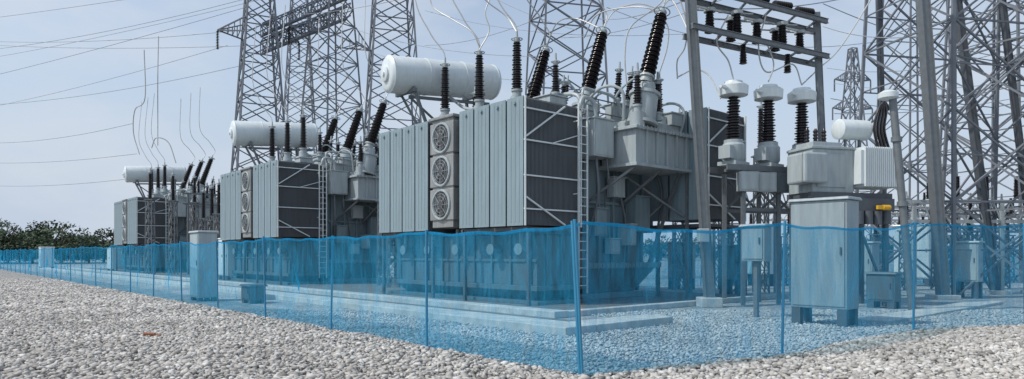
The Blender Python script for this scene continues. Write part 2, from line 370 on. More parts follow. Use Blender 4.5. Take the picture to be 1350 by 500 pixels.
# ------------------------------------------------------------------ power transformer
def build_transformer():
    R=obj("power_transformer",None,loc=K,rot=(0,0,TH),label="huge grey power transformer with radiator banks on concrete pad",category="transformer",group="power transformers in a row")
    def part(name,mb,mat,parent=R,smooth=False,loc=(0,0,0),bevel=0):
        return obj(name,mb.mesh(name,mat,smooth=smooth),parent=parent,loc=loc,bevel=bevel)
    def radmesh(W):
        D=2.46; n=46; o=MB(); m=MB()
        for i in range(n):
            s=i*D/(n-1)
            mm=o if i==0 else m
            ins=0 if i==0 else .02
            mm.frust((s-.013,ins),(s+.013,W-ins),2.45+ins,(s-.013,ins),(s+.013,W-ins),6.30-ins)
        for g in (.25,.5,.75): o.box((-.020,W*g-.02,2.55),(-.0132,W*g+.02,6.2))
        o.cyl((-.07,W/2,6.12),(-.0132,W/2,6.12),.05)
        m.cyl((.02,W/2,6.12),(D+.45,W/2,6.12),.085); m.cyl((.02,W/2,2.62),(D+.45,W/2,2.62),.085)
        for z in (2.9,3.9,4.9,5.9): m.beam((.02,W-.015,z),(D,W-.015,z),.012,.05)
        return o.mesh("radiator",M_RAD),m.mesh("fin_stack",M_FIN)  # inner plates coloured darker than the outer one, as painted shade
    rm=radmesh(.73); rm2=radmesh(.78)
    def rad(pair,loc):
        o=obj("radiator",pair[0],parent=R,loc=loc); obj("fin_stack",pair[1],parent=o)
    for k in range(4): rad(rm,(0,.8*k,.0))
    for k in range(4): rad(rm2,(0,4.98+.85*k,-.03))
    for k in range(3): rad(rm,(6.9,-1.8+.8*k,.35))
    for k in range(5): rad(rm2,(6.9,2.3+.85*k,0))
    for (s0,y,z0) in ((0,-.03,0),(6.9,-1.83,.35)):
        br=MB()
        for z in (2.95,3.95,5.0,5.95):
            br.beam((s0,y,z+z0),(s0+2.46,y,z+z0),.035,.045)
        br.beam((s0+.05,y-.03,5.1+z0),(s0+1.7,y-.03,6.2+z0),.045)
        br.beam((s0+.05,y-.03,3.3+z0),(s0+1.7,y-.03,2.5+z0),.045)
        br.beam((s0+1.15,y-.03,5.0+z0),(s0+2.4,y-.03,5.4+z0),.03)
        br.beam((s0+2.43,y-.02,2.45+z0),(s0+2.43,y-.02,6.3+z0),.06)
        br.beam((s0+.03,y-.02,2.45+z0),(s0+.03,y-.02,6.3+z0),.04)
        part("brace",br,M_WHITE)
    for t0,t1 in ((-.02,3.2),(4.95,8.4)):
        fr=MB()
        for s in (.2,1.3,2.3):
            fr.beam((s,t0,2.36),(s,t1,2.36),.1,.12)
        fr.beam((.2,t0,.05),(.2,t0+.02,2.3),.1); fr.beam((.2,t1-.1,.05),(.2,t1-.1,2.3),.1)
        for t in (t0+.05,t1-.05): fr.beam((.1,t,2.36),(2.4,t,2.36),.1)
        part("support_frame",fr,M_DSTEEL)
        part("header_beam",MB().beam((2.75,t0,6.2),(2.75,t1,6.2),.14),M_STEEL)
    fr=MB()
    for s in (7.1,9.2):
        fr.beam((s,-1.8,2.6),(s,6.5,2.6),.1,.12)
        for t in (-1.7,.4,3,6): fr.beam((s,t,.06),(s,t,2.55),.12)
    for t in (-1.7,.4,3,6): fr.beam((7.1,t,2.6),(9.2,t,2.6),.1)
    part("support_frame",fr,M_DSTEEL)
    # boxy dark lower body under the banks on a stepped base
    m=MB()
    m.box((.75,.2,.62),(2.93,8.2,2.22)); m.box((.65,.1,2.22),(2.93,8.3,2.31)); m.box((.6,.05,.46),(2.93,8.35,.62))
    m.frust((1.0,.5),(2.93,7.9),.16,(.75,.2),(2.93,8.2),.46); m.box((.5,-.1,.052),(2.93,8.5,.16))
    for i in range(9):
        t=.45+i*.93
        m.box((.68,t-.035,.621),(.749,t+.035,2.219))
    m.box((.70,.2,1.35),(.749,8.2,1.43))
    for i in range(3): m.box((1.1+i*.65,.13,.621),(1.17+i*.65,.199,2.219))
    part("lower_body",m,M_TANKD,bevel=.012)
    for i,t in enumerate((.65,2.0,3.9,5.6,7.2)):
        part("drain_valve",MB().cyl((.4,t,1.75),(.75,t,1.75),.12).cyl((.36,t,1.75),(.40,t,1.75),.18).cyl((.5,t,1.75),(.5,t,2.45),.07),M_TANK,smooth=True)
    fb=MB(); 
    for i in range(3): fb.box((-.05,3.42,2.75+1.14*i),(1.1,4.78,2.75+1.14*i+1.06))
    fb.box((.0,3.5,2.5),(1.0,4.7,6.3)); fb.box((-.1,3.38,6.2),(1.2,4.82,6.3))
    fh=part("fan_housing",fb,M_FANH,bevel=.02)
    for i in range(3):
        z=3.28+1.14*i; m=MB()
        m.torus((-.07,4.1,z),.49,.045,28,6,axis=(1,0,0))
        for rr in (.15,.27,.38): m.torus((-.11,4.1,z),rr,.005,24,4,axis=(1,0,0))
        for a in range(8):
            an=a*math.pi/8*2; m.beam((-.11,4.1+.1*math.cos(an),z+.1*math.sin(an)),(-.11,4.1+.47*math.cos(an),z+.47*math.sin(an)),.009)
        part("fan_guard",m,M_LIGHT,parent=fh,smooth=True)
        m=MB().cyl((-.10,4.1,z),(-.053,4.1,z),.12)
        for a in range(6):
            an=a*math.pi/3
            c,s_=math.cos(an),math.sin(an); c2,s2=math.cos(an+.6),math.sin(an+.6)
            m.add([(-.09,4.1+.1*c,z+.1*s_),(-.09,4.1+.42*c,z+.42*s_),(-.06,4.1+.42*c2,z+.42*s2),(-.06,4.1+.1*c2,z+.1*s2)],[(0,1,2,3)])
        m.cyl((-.058,4.1,z),(-.053,4.1,z),.45,n=24)
        part("fan",m,M_FAN,parent=fh)
    tk=MB().box((2.95,.6,1.3),(6.5,9.2,5.75))
    tk.frust((3.3,.9),(6.3,8.6),.25,(2.96,.35),(6.9,9.3),1.12); tk.box((2.8,.2,1.12),(7.05,9.5,1.3)); tk.box((3.1,.7,.052),(6.6,8.9,.25))
    for s in (3.2,3.95,4.7,5.5,6.3): tk.box((s-.05,.48,1.3),(s+.05,.597,5.6))
    for t in (1.5,3,4.5,6,7.5): tk.box((6.503,t-.05,1.3),(6.62,t+.05,5.6))
    tk.box((2.8,.42,5.753),(6.68,9.35,5.85)); tk.box((3.0,.5,3.3),(6.45,.59,3.4))
    for s in np.arange(2.9,7.0,.22): tk.box((s-.02,.17,1.08),(s+.02,.197,1.34))
    part("tank",tk,M_TANK,bevel=.012)
    cb=MB().box((3.9,-1.1,4.55),(6.9,.35,5.65))
    cb.box((3.75,-1.25,5.65),(7.05,.45,5.75)); cb.box((3.78,-1.22,4.45),(7.02,.42,4.55))
    for s in (4.4,4.95,5.5,6.05,6.6): cb.box((s-.03,-1.2,4.56),(s+.03,-1.1,5.64))
    for s in np.arange(3.9,6.95,.2): cb.box((s-.025,-1.275,5.62),(s+.025,-1.253,5.78))
    cb.box((4.2,-.9,5.753),(6.6,.3,6.05))
    part("cable_box",cb,M_LIGHT,bevel=.012)
    for a,b_,mt in (((2.75,-.35,4.75),(3.7,.42,5.95),M_LIGHT),((5.3,.0,2.4),(6.1,.47,3.6),M_TANK),((3.3,.1,2.2),(3.9,.47,3.1),M_TANK),((4.2,.2,1.6),(4.7,.47,2.1),M_LIGHT),((4.3,.15,3.55),(4.9,.47,4.2),M_LIGHT),((4.9,-.1,1.9),(5.2,.47,2.6),M_LIGHT)):
        m=MB().box(a,b_).box((a[0]-.04,a[1]-.04,b_[2]+.002),(b_[0]+.04,b_[1],b_[2]+.05)).box((a[0]+.05,a[1]-.02,a[2]+.05),(b_[0]-.05,a[1]-.002,b_[2]-.05))
        part("control_box",m,mt,bevel=.012)
    for t in (3.7,5.9,8.19): 
        part("turret",MB().lathe((3.05,t,5.85),(3.05,t,9),[(0,.42),(.08,.42),(.08,.33),(1.2,.33),(1.2,.4),(1.28,.4),(1.28,.25),(1.5,.24)],18),M_LIGHT,smooth=True)
    for t in (-.88,1.76,4.78):
        part("turret",MB().lathe((4.45,t,5.85),(4.72,t,7.3),[(0,.55),(.1,.55),(.1,.45),(1.0,.45),(1.0,.52),(1.1,.52),(1.1,.33),(1.4,.31)],20),M_LIGHT,smooth=True)
    part("turret",MB().cyl((5.95,-.5,5.7),(5.95,-.5,6.35),.28),M_LIGHT,smooth=True)
    part("turret",MB().cyl((4.1,-1.0,5.7),(4.1,-1.0,6.2),.25),M_LIGHT,smooth=True)
    for a,b_ in (((3.6,2.4,5.85),(5.9,3.4,6.7)),((3.5,.75,5.85),(4.2,1.3,6.5)),((5.2,6,5.85),(6.2,8.6,6.5)),((3.3,6.7,5.85),(4.0,7.4,6.8)),((5.0,.8,5.85),(6.3,1.15,6.9)),((6.0,-1.0,6.05),(6.6,-.5,6.45)),((2.0,5.2,6.32),(2.7,6.4,6.62)),((5.3,3.6,5.85),(6.4,4.3,7.1)),((1.3,.2,6.32),(2.0,.9,6.55)),((2.9,1.5,5.85),(3.4,2.1,6.9))):
        part("cover_box",MB().box(a,b_).box((a[0]-.05,a[1]-.05,b_[2]),(b_[0]+.05,b_[1]+.05,b_[2]+.05)),M_LIGHT,bevel=.02)
    def pipe(pts,r,mat=M_LIGHT): part("pipe",MB().tube(smoothpath(pts,5),r,8),mat,smooth=True)
    pipe([(2.7,.1,6.2),(2.7,.1,6.9),(3.3,.3,7.05),(4.6,.4,7.0),(5.2,.5,6.4),(5.2,.7,5.9)],.05)
    pipe([(3.4,1,5.9),(3.4,1,7.0),(3.4,3,7.2),(3.6,7,7.5),(3.9,9,8.4)],.07)
    pipe([(6.2,1,5.9),(6.2,1,7.1),(6.2,4,7.1),(6.2,6.5,6.0)],.045)
    pipe([(3.9,-.6,6.0),(3.7,-.7,6.9),(3.5,0,7.1),(3.5,.9,6.6)],.05)
    pipe([(6.6,-.9,5.7),(6.7,-1,6.6),(6.4,-.6,6.9),(6.0,.4,6.6)],.05)
    pipe([(5.4,-.8,6.0),(5.4,-.8,7.3),(5.1,-.4,7.7),(4.9,.5,7.2),(4.9,.9,6.0)],.04)
    pipe([(3.2,2.2,5.9),(3.1,2.0,7.2),(3.5,1.6,7.6),(4.0,1.4,6.9),(4.1,1.4,5.9)],.035)
    pipe([(6.5,2.0,5.9),(6.7,2.0,7.4),(6.3,2.4,7.8),(5.9,3.0,7.2)],.04)
    pipe([(3.0,-.2,4.75),(3.0,-.3,3.5),(3.2,.2,2.6),(3.2,.4,1.6)],.04,M_FIN)
    pipe([(3.5,-.2,4.75),(3.5,-.3,4.0),(4.0,.3,3.6),(4.3,.4,2.1)],.03,M_FIN)
    pipe([(6.3,.4,5.3),(6.75,.0,4.0),(6.8,.2,2.4),(6.6,.3,1.3)],.05,M_FIN)
    pipe([(4.6,.3,4.4),(4.6,.2,3.9),(5.0,.2,2.6),(5.0,.3,1.35)],.035,M_FIN)
    for t in (-.1,1.1,2.3,3.2,5.2,7.1,8.2): pipe([(2.3,t,6.2),(2.5,t,6.6),(3.0,t,6.5),(3.1,t,5.8)],.07)
    for p,q,w in (((4.9,.45,1.9),(6.9,-.2,3.6),.07),((5.1,.45,4.4),(6.9,-.9,2.9),.07),((6.6,.4,1.3),(6.6,-.9,4.5),.1),((6.9,-1.0,.05),(6.9,-1.0,4.5),.1),((4.0,-1.0,4.45),(3.4,.45,3.4),.08),((5.4,-1.0,4.45),(5.0,.45,3.3),.08)):
        part("strut",MB().beam(p,q,w),M_STEEL)
    rl=MB()
    for t in [0.7+1.05*i for i in range(9)]: rl.beam((6.6,t,5.85),(6.6,t,6.9),.04)
    for z in (6.4,6.9): rl.beam((6.6,.5,z),(6.6,9.1,z),.035)
    for s in (3.2,3.9,4.6,5.3,6.0,6.6): rl.beam((s,.5,5.85),(s,.5,6.85),.035)
    for z in (6.4,6.85): rl.beam((3.2,.5,z),(6.6,.5,z),.035)
    part("safety_rail",rl,M_STEEL)
    ld=MB()
    for s in (2.15,2.55): ld.beam((s,-.22,.35),(s,-.22,6.35),.04,.05)
    z=.6
    while z<6.3: ld.beam((2.15,-.22,z),(2.55,-.22,z),.024); z+=.28
    for z in (1.5,3.5,5.8): ld.beam((2.15,-.22,z),(2.15,0.0,z),.03)
    part("ladder",ld,M_WHITE)
    p=Vector((1.1,9.66,9.06)); q=Vector((6.25,8.8,9.4)); L=(q-p).length
    cs=MB().lathe(p,q,[(0,.60),(.05,.70),(.12,.77),(L-.15,.77),(L-.06,.72),(L,.6)],36)
    d=(q-p).normalized()
    for x in (.12,L*.33,L*.66,L-.2): cs.lathe(p+d*x,q,[(0,.76),(0,.787),(.03,.787),(.03,.76)],36)
    cs.lathe(p-d*.10,p,[(0,.30),(.02,.33),(.10,.33)],20); cs.lathe(p-d*.16,p,[(0,.1),(.08,.12)],12)
    part("conservator",cs,M_WHITE,smooth=True)
    sd=MB()
    for x in (.9,L-1.1):
        c=p+d*x
        for dy in (-.55,.55): sd.beam((c.x,c.y+dy,c.z-.55),(max(c.x,3.1) if x<2 else c.x,min(c.y+dy*1.2,9.1),5.85),.11)
        sd.beam((c.x,c.y-.75,c.z-.72),(c.x,c.y+.75,c.z-.72),.14)
    sd.beam((2.0,9.3,8.2),(6.0,8.9,8.4),.12)
    sd.beam((2.0,9.3,8.2),(5.2,8.9,5.9),.08)
    part("conservator_stand",sd,M_STEEL)
    for t in (3.7,5.9,8.19): bushing('lv',R,(3.05,t,7.62))
    for t in (-.88,1.76,4.78): bushing('hv',R,(4.75,t,7.5),(.36,0,1))
    for l,dd in (((5.95,-.5,6.6),(0,0,1)),((4.1,-1.0,6.45),(0,0,1)),((5.2,-1.0,6.35),(0,0,1)),((4.3,2.9,7.0),(.05,0,1)),((5.6,7.2,6.8),(.4,0,1)),((3.7,7.0,7.1),(0,0,1)),((5.6,2.7,7.0),(.15,0,1)),((4.9,3.1,7.0),(0,0,1)),((6.5,.2,6.1),(.3,0,1)),((5.8,4.0,7.4),(.2,0,1)),((5.7,6.4,6.8),(.3,0,1)),((5.7,8.2,6.8),(.3,0,1)),((3.15,1.8,7.2),(0,0,1)),((5.5,1.0,7.2),(.1,0,1)),((6.1,1.0,7.2),(.2,0,1))):
        bushing('sm',R,l,dd)
    return R
T1=build_transformer()
T2=copy_tree(T1,K+A*18.25); T3=copy_tree(T1,K+A*46.9)

# ------------------------------------------------------------------ lattice towers
def lattice(m,c,hw0,hw1,z0,z1,n,w,rot=0,wb=None,ratio=1.0,lean=(0,0)):
    wb=wb or w*.6
    def cor(k,z):
        f=(z-z0)/(z1-z0); h=hw0+(hw1-hw0)*f; a=rot+math.pi/4+k*math.pi/2
        return Vector((c[0]+h*1.414*math.cos(a)+lean[0]*f,c[1]+h*1.414*math.sin(a)+lean[1]*f,z))
    zs=[z0]; 
    g=[(1+(ratio-1)*(1-i/n)) for i in range(n)]; tot=sum(g)
    for x in g: zs.append(zs[-1]+(z1-z0)*x/tot)
    for k in range(4):
        m.beam(cor(k,z0),cor(k,z1),w)
        for i in range(n):
            a,b=zs[i],zs[i+1]; k2=(k+1)%4
            m.beam(cor(k,a),cor(k2,b),wb); m.beam(cor(k2,a),cor(k,b),wb)
            if i%2==0: m.beam(cor(k,b),cor(k2,b),wb)
            if hw0>2.4 and n<10:
                md=(cor(k,a)+cor(k2,b)+cor(k2,a)+cor(k,b))/4
                m.beam(cor(k,(a+b)/2),md,wb*.7); m.beam(cor(k2,(a+b)/2),md,wb*.7)
def boxtruss(m,p,q,hw,n,w):
    p=Vector(p);q=Vector(q);d=(q-p).normalized();x=d.cross(Vector((0,0,1))).normalized()*hw;y=Vector((0,0,hw))
    cs=[x+y,-x+y,-x-y,x-y]
    for k in range(4):
        m.beam(p+cs[k],q+cs[k],w)
        for i in range(n):
            a=p+(q-p)*(i/n);b=p+(q-p)*((i+1)/n);k2=(k+1)%4
            m.beam(a+cs[k],b+cs[k2],w*.6); m.beam(a+cs[k],a+cs[k2],w*.6)
def tower(u,y,hw0,hw1,z1,n,w,label,arms=(),rot=.4,ratio=2,mat=M_FSTEEL,lean=(0,0),armL=4,cat="pylon"):
    c=site(u,y)
    root=obj("lattice_tower",None,loc=c,label=label,category=cat,group="lattice steel towers")
    m=MB(); lattice(m,(0,0),hw0,hw1,0,z1,n,w,rot,ratio=ratio,lean=lean)
    obj("tower_body",m.mesh("tower_body",mat),parent=root)
    for z in arms:
        f=z/z1; h=hw0+(hw1-hw0)*f; dx=Vector((math.cos(rot),math.sin(rot),0)); o=Vector((lean[0]*f,lean[1]*f,z))
        for sgn in (1,-1):
            a=MB()
            tip=o+dx*sgn*(h+armL)+Vector((0,0,.1)); pv=Vector((-dx.y,dx.x,0))
            bs=[o+dx*sgn*h+pv*h,o+dx*sgn*h-pv*h,o+dx*sgn*h+pv*h+Vector((0,0,1.3)),o+dx*sgn*h-pv*h+Vector((0,0,1.3))]
            for b in bs: a.beam(b,tip,w*.7)
            for i in range(1,5):
                t=i/5
                a.beam(bs[0].lerp(tip,t),bs[2].lerp(tip,t),w*.45); a.beam(bs[1].lerp(tip,t),bs[3].lerp(tip,t),w*.45); a.beam(bs[0].lerp(tip,t),bs[1].lerp(tip,t),w*.45)
            prof=[(0,.03)]
            for i in range(12): prof+=[(.1+i*.14,.04),(.12+i*.14,.15),(.18+i*.14,.04)]
            s=MB().lathe(tip,tip-Vector((0,0,1)),prof,10)
            obj("insulator_string",s.mesh("insulator_string",M_PORC),parent=root)
            obj("cross_arm",a.mesh("cross_arm",mat),parent=root)
    return root
tower(342,62,2.75,.65,32,17,.15,"tall tapering lattice steel tower behind the transformers",arms=(21.5,),rot=.5,armL=2.2)
tower(438,66,3.0,.95,33,17,.14,"tall lattice steel tower with cross arms over the yard",arms=(22.5,),rot=.9,armL=3.2)
tower(517,55,2.7,1.0,30,15,.13,"lattice steel tower behind the white conservator",rot=.3)
tower(745,44,2.6,1.5,26,12,.12,"broad lattice steel tower behind black bushings",rot=.25)
tower(395,95,3.0,.9,40,18,.15,"far lattice steel tower beyond the yard",rot=.2)
tower(1124,95,2.4,.4,30.5,11,.16,"distant slim lattice pylon with short cross arms",arms=(22,26),rot=.1,armL=2.0)
tower(1258,27,2.6,1.9,22,7,.11,"large lattice gantry tower with crossed bracing",rot=.2,mat=M_FSTEEL,ratio=1.3)
tower(1350,25,2.0,1.3,20,7,.10,"open lattice tower at the yard edge",rot=.5,mat=M_FSTEEL,ratio=1.3)
tower(1325,40,2.6,1.7,26,9,.12,"overlapping lattice tower beyond the yard edge",rot=.35,mat=M_FSTEEL,ratio=1.3)
tower(1205,52,2.2,1.2,30,12,.11,"slim lattice tower seen past the auxiliary transformer",rot=.15,mat=M_FSTEEL,ratio=1.3)
def gbeam(p,q,hw,n,w,label,mat=M_FSTEEL):
    m=MB(); p=Vector(p);q=Vector(q); boxtruss(m,Vector((0,0,0)),q-p,hw,n,w)
    obj("lattice_beam",m.mesh("lattice_beam",mat),loc=p,label=label,category="beam")
gbeam(sp(345,62,62),sp(460,15,66),.6,14,.12,"lattice steel beam spanning between two tall towers")
gbeam(sp(345,40,62),sp(460,-10,66),.5,14,.11,"upper lattice steel beam spanning between two tall towers")

# ------------------------------------------------------------------ steel portal at right
def gantry():
    c0=Vector((5.93,20.3,0))
    R=obj("steel_gantry",None,loc=c0,label="tall grey steel gantry carrying double beams and black switch insulators",category="gantry")
    t0=Vector((-.66,0,10.8)); c1=Vector((4.95,2.9,0)); t1=c1+Vector((-.42,0,9.9))
    def hollow(p,q,w,name):
        m=MB().beam(p,q,w*.9,w*.85)
        for s in (-1,1): m.beam(Vector(p)+Vector((s*w*.48,0,0)),Vector(q)+Vector((s*w*.48,0,0)),.02,w*1.05)
        obj(name,m.mesh(name,M_STEEL),parent=R,bevel=.006)
    hollow(Vector((0,0,.3)),t0,.27,"column"); hollow(c1+Vector((0,0,.3)),t1,.18,"column")
    obj("footing",MB().box((-.32,-.32,0),(.32,.32,.3)).mesh("footing",M_CONC),parent=R,bevel=.03)
    obj("footing",MB().box((-.32,-.32,0),(.32,.32,.3)).mesh("footing",M_CONC),parent=R,bevel=.03,loc=c1)
    def at(f,z):
        a=Vector((0,0,.3)).lerp(t0,z/10.8); b=c1+(t1-c1)*(z/9.9)
        return a.lerp(b,f)
    for z,dp in ((8.35,-.3),(8.35,.7),(9.55,-.3),(9.55,.7)):
        m=MB(); p=at(-.02,z);q=at(1.06,z); p.z=q.z=z; p.y+=dp;q.y+=dp
        m.beam(p,q,.05,.12); m.beam(p+Vector((0,0,.07)),q+Vector((0,0,.07)),.12,.018); m.beam(p-Vector((0,0,.07)),q-Vector((0,0,.07)),.12,.018)
        obj("beam",m.mesh("beam",M_STEEL),parent=R)
    for f in (.02,.2,.4,.6,.8,.98):
        for z in (8.35,9.55):
            p=at(f,z);p.z=z; obj("cross_tie",MB().beam(p+Vector((0,-.3,0)),p+Vector((0,.7,0)),.06).mesh("cross_tie",M_STEEL),parent=R)
    b,c,f=BM['post']
    for fr in (.14,.32,.5,.68,.86):
        for dy in ((-.1,.5) if fr in (.32,.68) else (.2,)):
            p=at(fr,8.6); p.z=8.44; p.y+=dy
            o=obj("insulator",b,parent=R,loc=p); o.scale=(1.15,1.15,.5)
            m=MB().cyl((0,0,1.3),(0,0,1.5),.16).beam((-.5,0,1.45),(.5,.2,1.5),.06)
            obj("contact_head",m.mesh("contact_head",M_LIGHT),parent=o)
    for fr in (.08,.27,.46,.65,.84):
        p=at(fr,9.9); p.z=9.80; p.y+=.1
        o=obj("insulator",b,parent=R,loc=p); o.rotation_euler=(0,math.radians(82),.5); o.scale=(1.2,1.2,.6)
    for fr in (.38,.74):
        p=at(fr,8.3); p.z=7.65; p.y+=.1
        o=obj("insulator",b,parent=R,loc=p); o.scale=(.9,.9,.48)
    for fr,fr2 in ((.05,.32),(.4,.64),(.68,.98)):
        p=at(fr,9.0);q=at(fr2,9.0);p.z=9.15;q.z=9.2
        obj("switch_blade",MB().beam(p+Vector((0,.15,0)),q+Vector((0,.15,0)),.06).mesh("switch_blade",M_WIRE),parent=R)
    m=MB().box((-.42,-.45,1.95),(-.12,-.16,2.35)); obj("mechanism_box",m.mesh("mechanism_box",M_LIGHT),parent=R,bevel=.02)
    obj("drive_rod",MB().beam((-.1,-.2,2.35),(-.47,-.2,8.4),.03).mesh("drive_rod",M_STEEL),parent=R)
gantry()
def column(base,top,w,label,mat=M_STEEL):
    R=obj("steel_column",None,loc=base,label=label,category="column")
    d=Vector(top)-Vector(base)
    m=MB().beam((0,0,.15),d,w*.8,w*.85)
    for s in (-1,1): m.beam(Vector((s*w*.42,0,.15)),d+Vector((s*w*.42,0,0)),.025,w*1.1)
    obj("shaft",m.mesh("shaft",mat),parent=R)
    obj("footing",MB().box((-.4,-.4,0),(.4,.4,.15)).mesh("footing",M_CONC),parent=R,bevel=.02)
column(site(1243,24),sp(1214,-40,24),.34,"tall grey steel column standing in the switchyard")
column(site(1167,29),sp(1158,-40,29),.2,"slim steel column beside the lattice tower",M_DSTEEL)
column(site(1312,27),sp(1256,-40,27),.26,"dark leaning steel column near the lattice tower",M_DSTEEL)
column(site(1368,27),sp(1316,-40,27),.2,"dark leaning steel column at the yard edge",M_DSTEEL)

# ------------------------------------------------------------------ current transformers
def ct():
    R=obj("current_transformer",None,rot=(0,0,TH),label="white capped current transformer with black porcelain on steel stand",category="current transformer",group="three current transformers in a row")
    m=MB().lathe((0,0,.1),(0,0,1),[(0,.28),(.12,.36),(.55,.36),(.62,.30),(.72,.30)],20); m.box((-.42,-.32,0),(.42,.32,.12)); m.box((-.55,-.2,.2),(-.3,.2,.6))
    obj("base_tank",m.mesh("base_tank",M_LIGHT,smooth=True),parent=R)
    obj("porcelain",BM['ct'][0],parent=R,loc=(0,0,.8))
    h=MB().lathe((0,0,2.2),(0,0,3),[(0,.26),(.04,.44),(.32,.46),(.38,.38),(.42,.30),(.48,.28)],24)
    h.cyl((-.75,0,2.42),(.75,0,2.42),.05)
    obj("head",h.mesh("head",M_WHITE,smooth=True),parent=R)
    return R
stand_pts=[site(967,21.5,4.4),site(1013,22,4.4),site(1057,22.5,4.42)]
c0=ct(); c0.location=stand_pts[0]
for p in stand_pts[1:]: copy_tree(c0,p)
def ct_stand():
    p,q=stand_pts[0],stand_pts[2]; R=obj("equipment_stand",None,loc=(p.x,p.y,0),label="steel table frame carrying three current transformers",category="steel frame")
    d=(q-p); d.z=0; n=Vector((-d.y,d.x,0)).normalized(); u=d.normalized()
    m=MB()
    for s in (-.45,.45):
        m.beam(-u*.6+n*s+Vector((0,0,4.3)),d+u*.6+n*s+Vector((0,0,4.3)),.1,.18)
        for f in (0,.5,1): m.beam(d*f+n*s,d*f+n*s+Vector((0,0,4.2)),.12)
        for f in (0,.5):
            m.beam(d*f+n*s+Vector((0,0,3)),d*(f+.5)+n*s+Vector((0,0,4.1)),.06); m.beam(d*(f+.5)+n*s+Vector((0,0,3)),d*f+n*s+Vector((0,0,4.1)),.06)
        m.beam(n*s+Vector((0,0,3)),d+n*s+Vector((0,0,3)),.1)
    for f in (0,.5,1): m.beam(d*f-n*.45+Vector((0,0,4.3)),d*f+n*.45+Vector((0,0,4.3)),.1)
    obj("frame",m.mesh("frame",M_STEEL),parent=R)
    for f in (.1,.35,.6,.85):
        obj("terminal_box",MB().box((d.x*f-.3,d.y*f-.78,3.55),(d.x*f+.3,d.y*f-.48,4.15)).box((d.x*f-.26,d.y*f-.8,3.6),(d.x*f+.26,d.y*f-.783,4.1)).mesh("terminal_box",M_LIGHT if f<.5 else M_TANKD),parent=R,bevel=.02)
ct_stand()

# ------------------------------------------------------------------ cabinets
def cabinet(base,w,d,h,z0,label,mat=M_LIGHT,name="control_cabinet",legs=True,rot=TH,single=False):
    R=obj(name,None,loc=base,rot=(0,0,rot),label=label,category="cabinet")
    m=MB().box((0,0,z0),(d,w,z0+h)); m.frust((-.06,-.06),(d+.06,w+.06),z0+h+.001,(-.03,-.03),(d+.03,w+.03),z0+h+.07)
    obj("body",m.mesh("body",mat),parent=R,bevel=.02)
    if w>.8 and not single: ds=[(.05,w/2-.01),(w/2+.01,w-.05)]
    else: ds=[(.05,w-.05)]
    for a,b in ds:
        m=MB().box((-.022,a,z0+.06),(-.002,b,z0+h-.06))
        o=obj("door",m.mesh("door",mat),parent=R,bevel=.006)
        obj("handle",MB().box((-.05,a+.06,z0+h*.5),(-.024,a+.09,z0+h*.5+.16)).mesh("handle",M_DSTEEL),parent=o)
    if legs:
        for x in (.08,d-.08):
            for y in (.12,w-.12): obj("leg",MB().box((x-.07,y-.10,0),(x+.07,y+.10,z0-.002)).mesh("leg",M_DSTEEL),parent=R)
    return R
cabinet(site(1117,14.4),1.25,.62,2.37,.40,"tall blue-grey outdoor control cabinet on dark base legs",M_CAB,single=True)
k=cabinet(site(1008,16.4),.62,.35,.85,1.42,"small grey marshalling box on a single post",M_CAB,legs=False)
obj("post",MB().box((.12,.26,0),(.22,.36,1.418)).mesh("post",M_STEEL),parent=k)
cabinet(site(262,22.6),.95,.6,2.2,.12,"tall pale outdoor cabinet just inside the net fence",M_LIGHT,single=True)
cabinet(site(300,40),1.6,1.2,2.2,.3,"pale kiosk beside the second transformer",M_WHITE)
cabinet(site(148,62),2.2,2,1.9,.2,"small pale equipment kiosk near the trees",M_WHITE)
cabinet(site(54,72),1.6,1.2,2.1,.2,"small white kiosk among distant shrubs",M_WHITE)
cabinet(site(330,21.5),.8,.5,.45,.1,"low dark equipment box on gravel",M_DSTEEL)
cabinet(site(470,48),2.0,1,2.4,.3,"grey cabinet between two transformers",M_TANK)

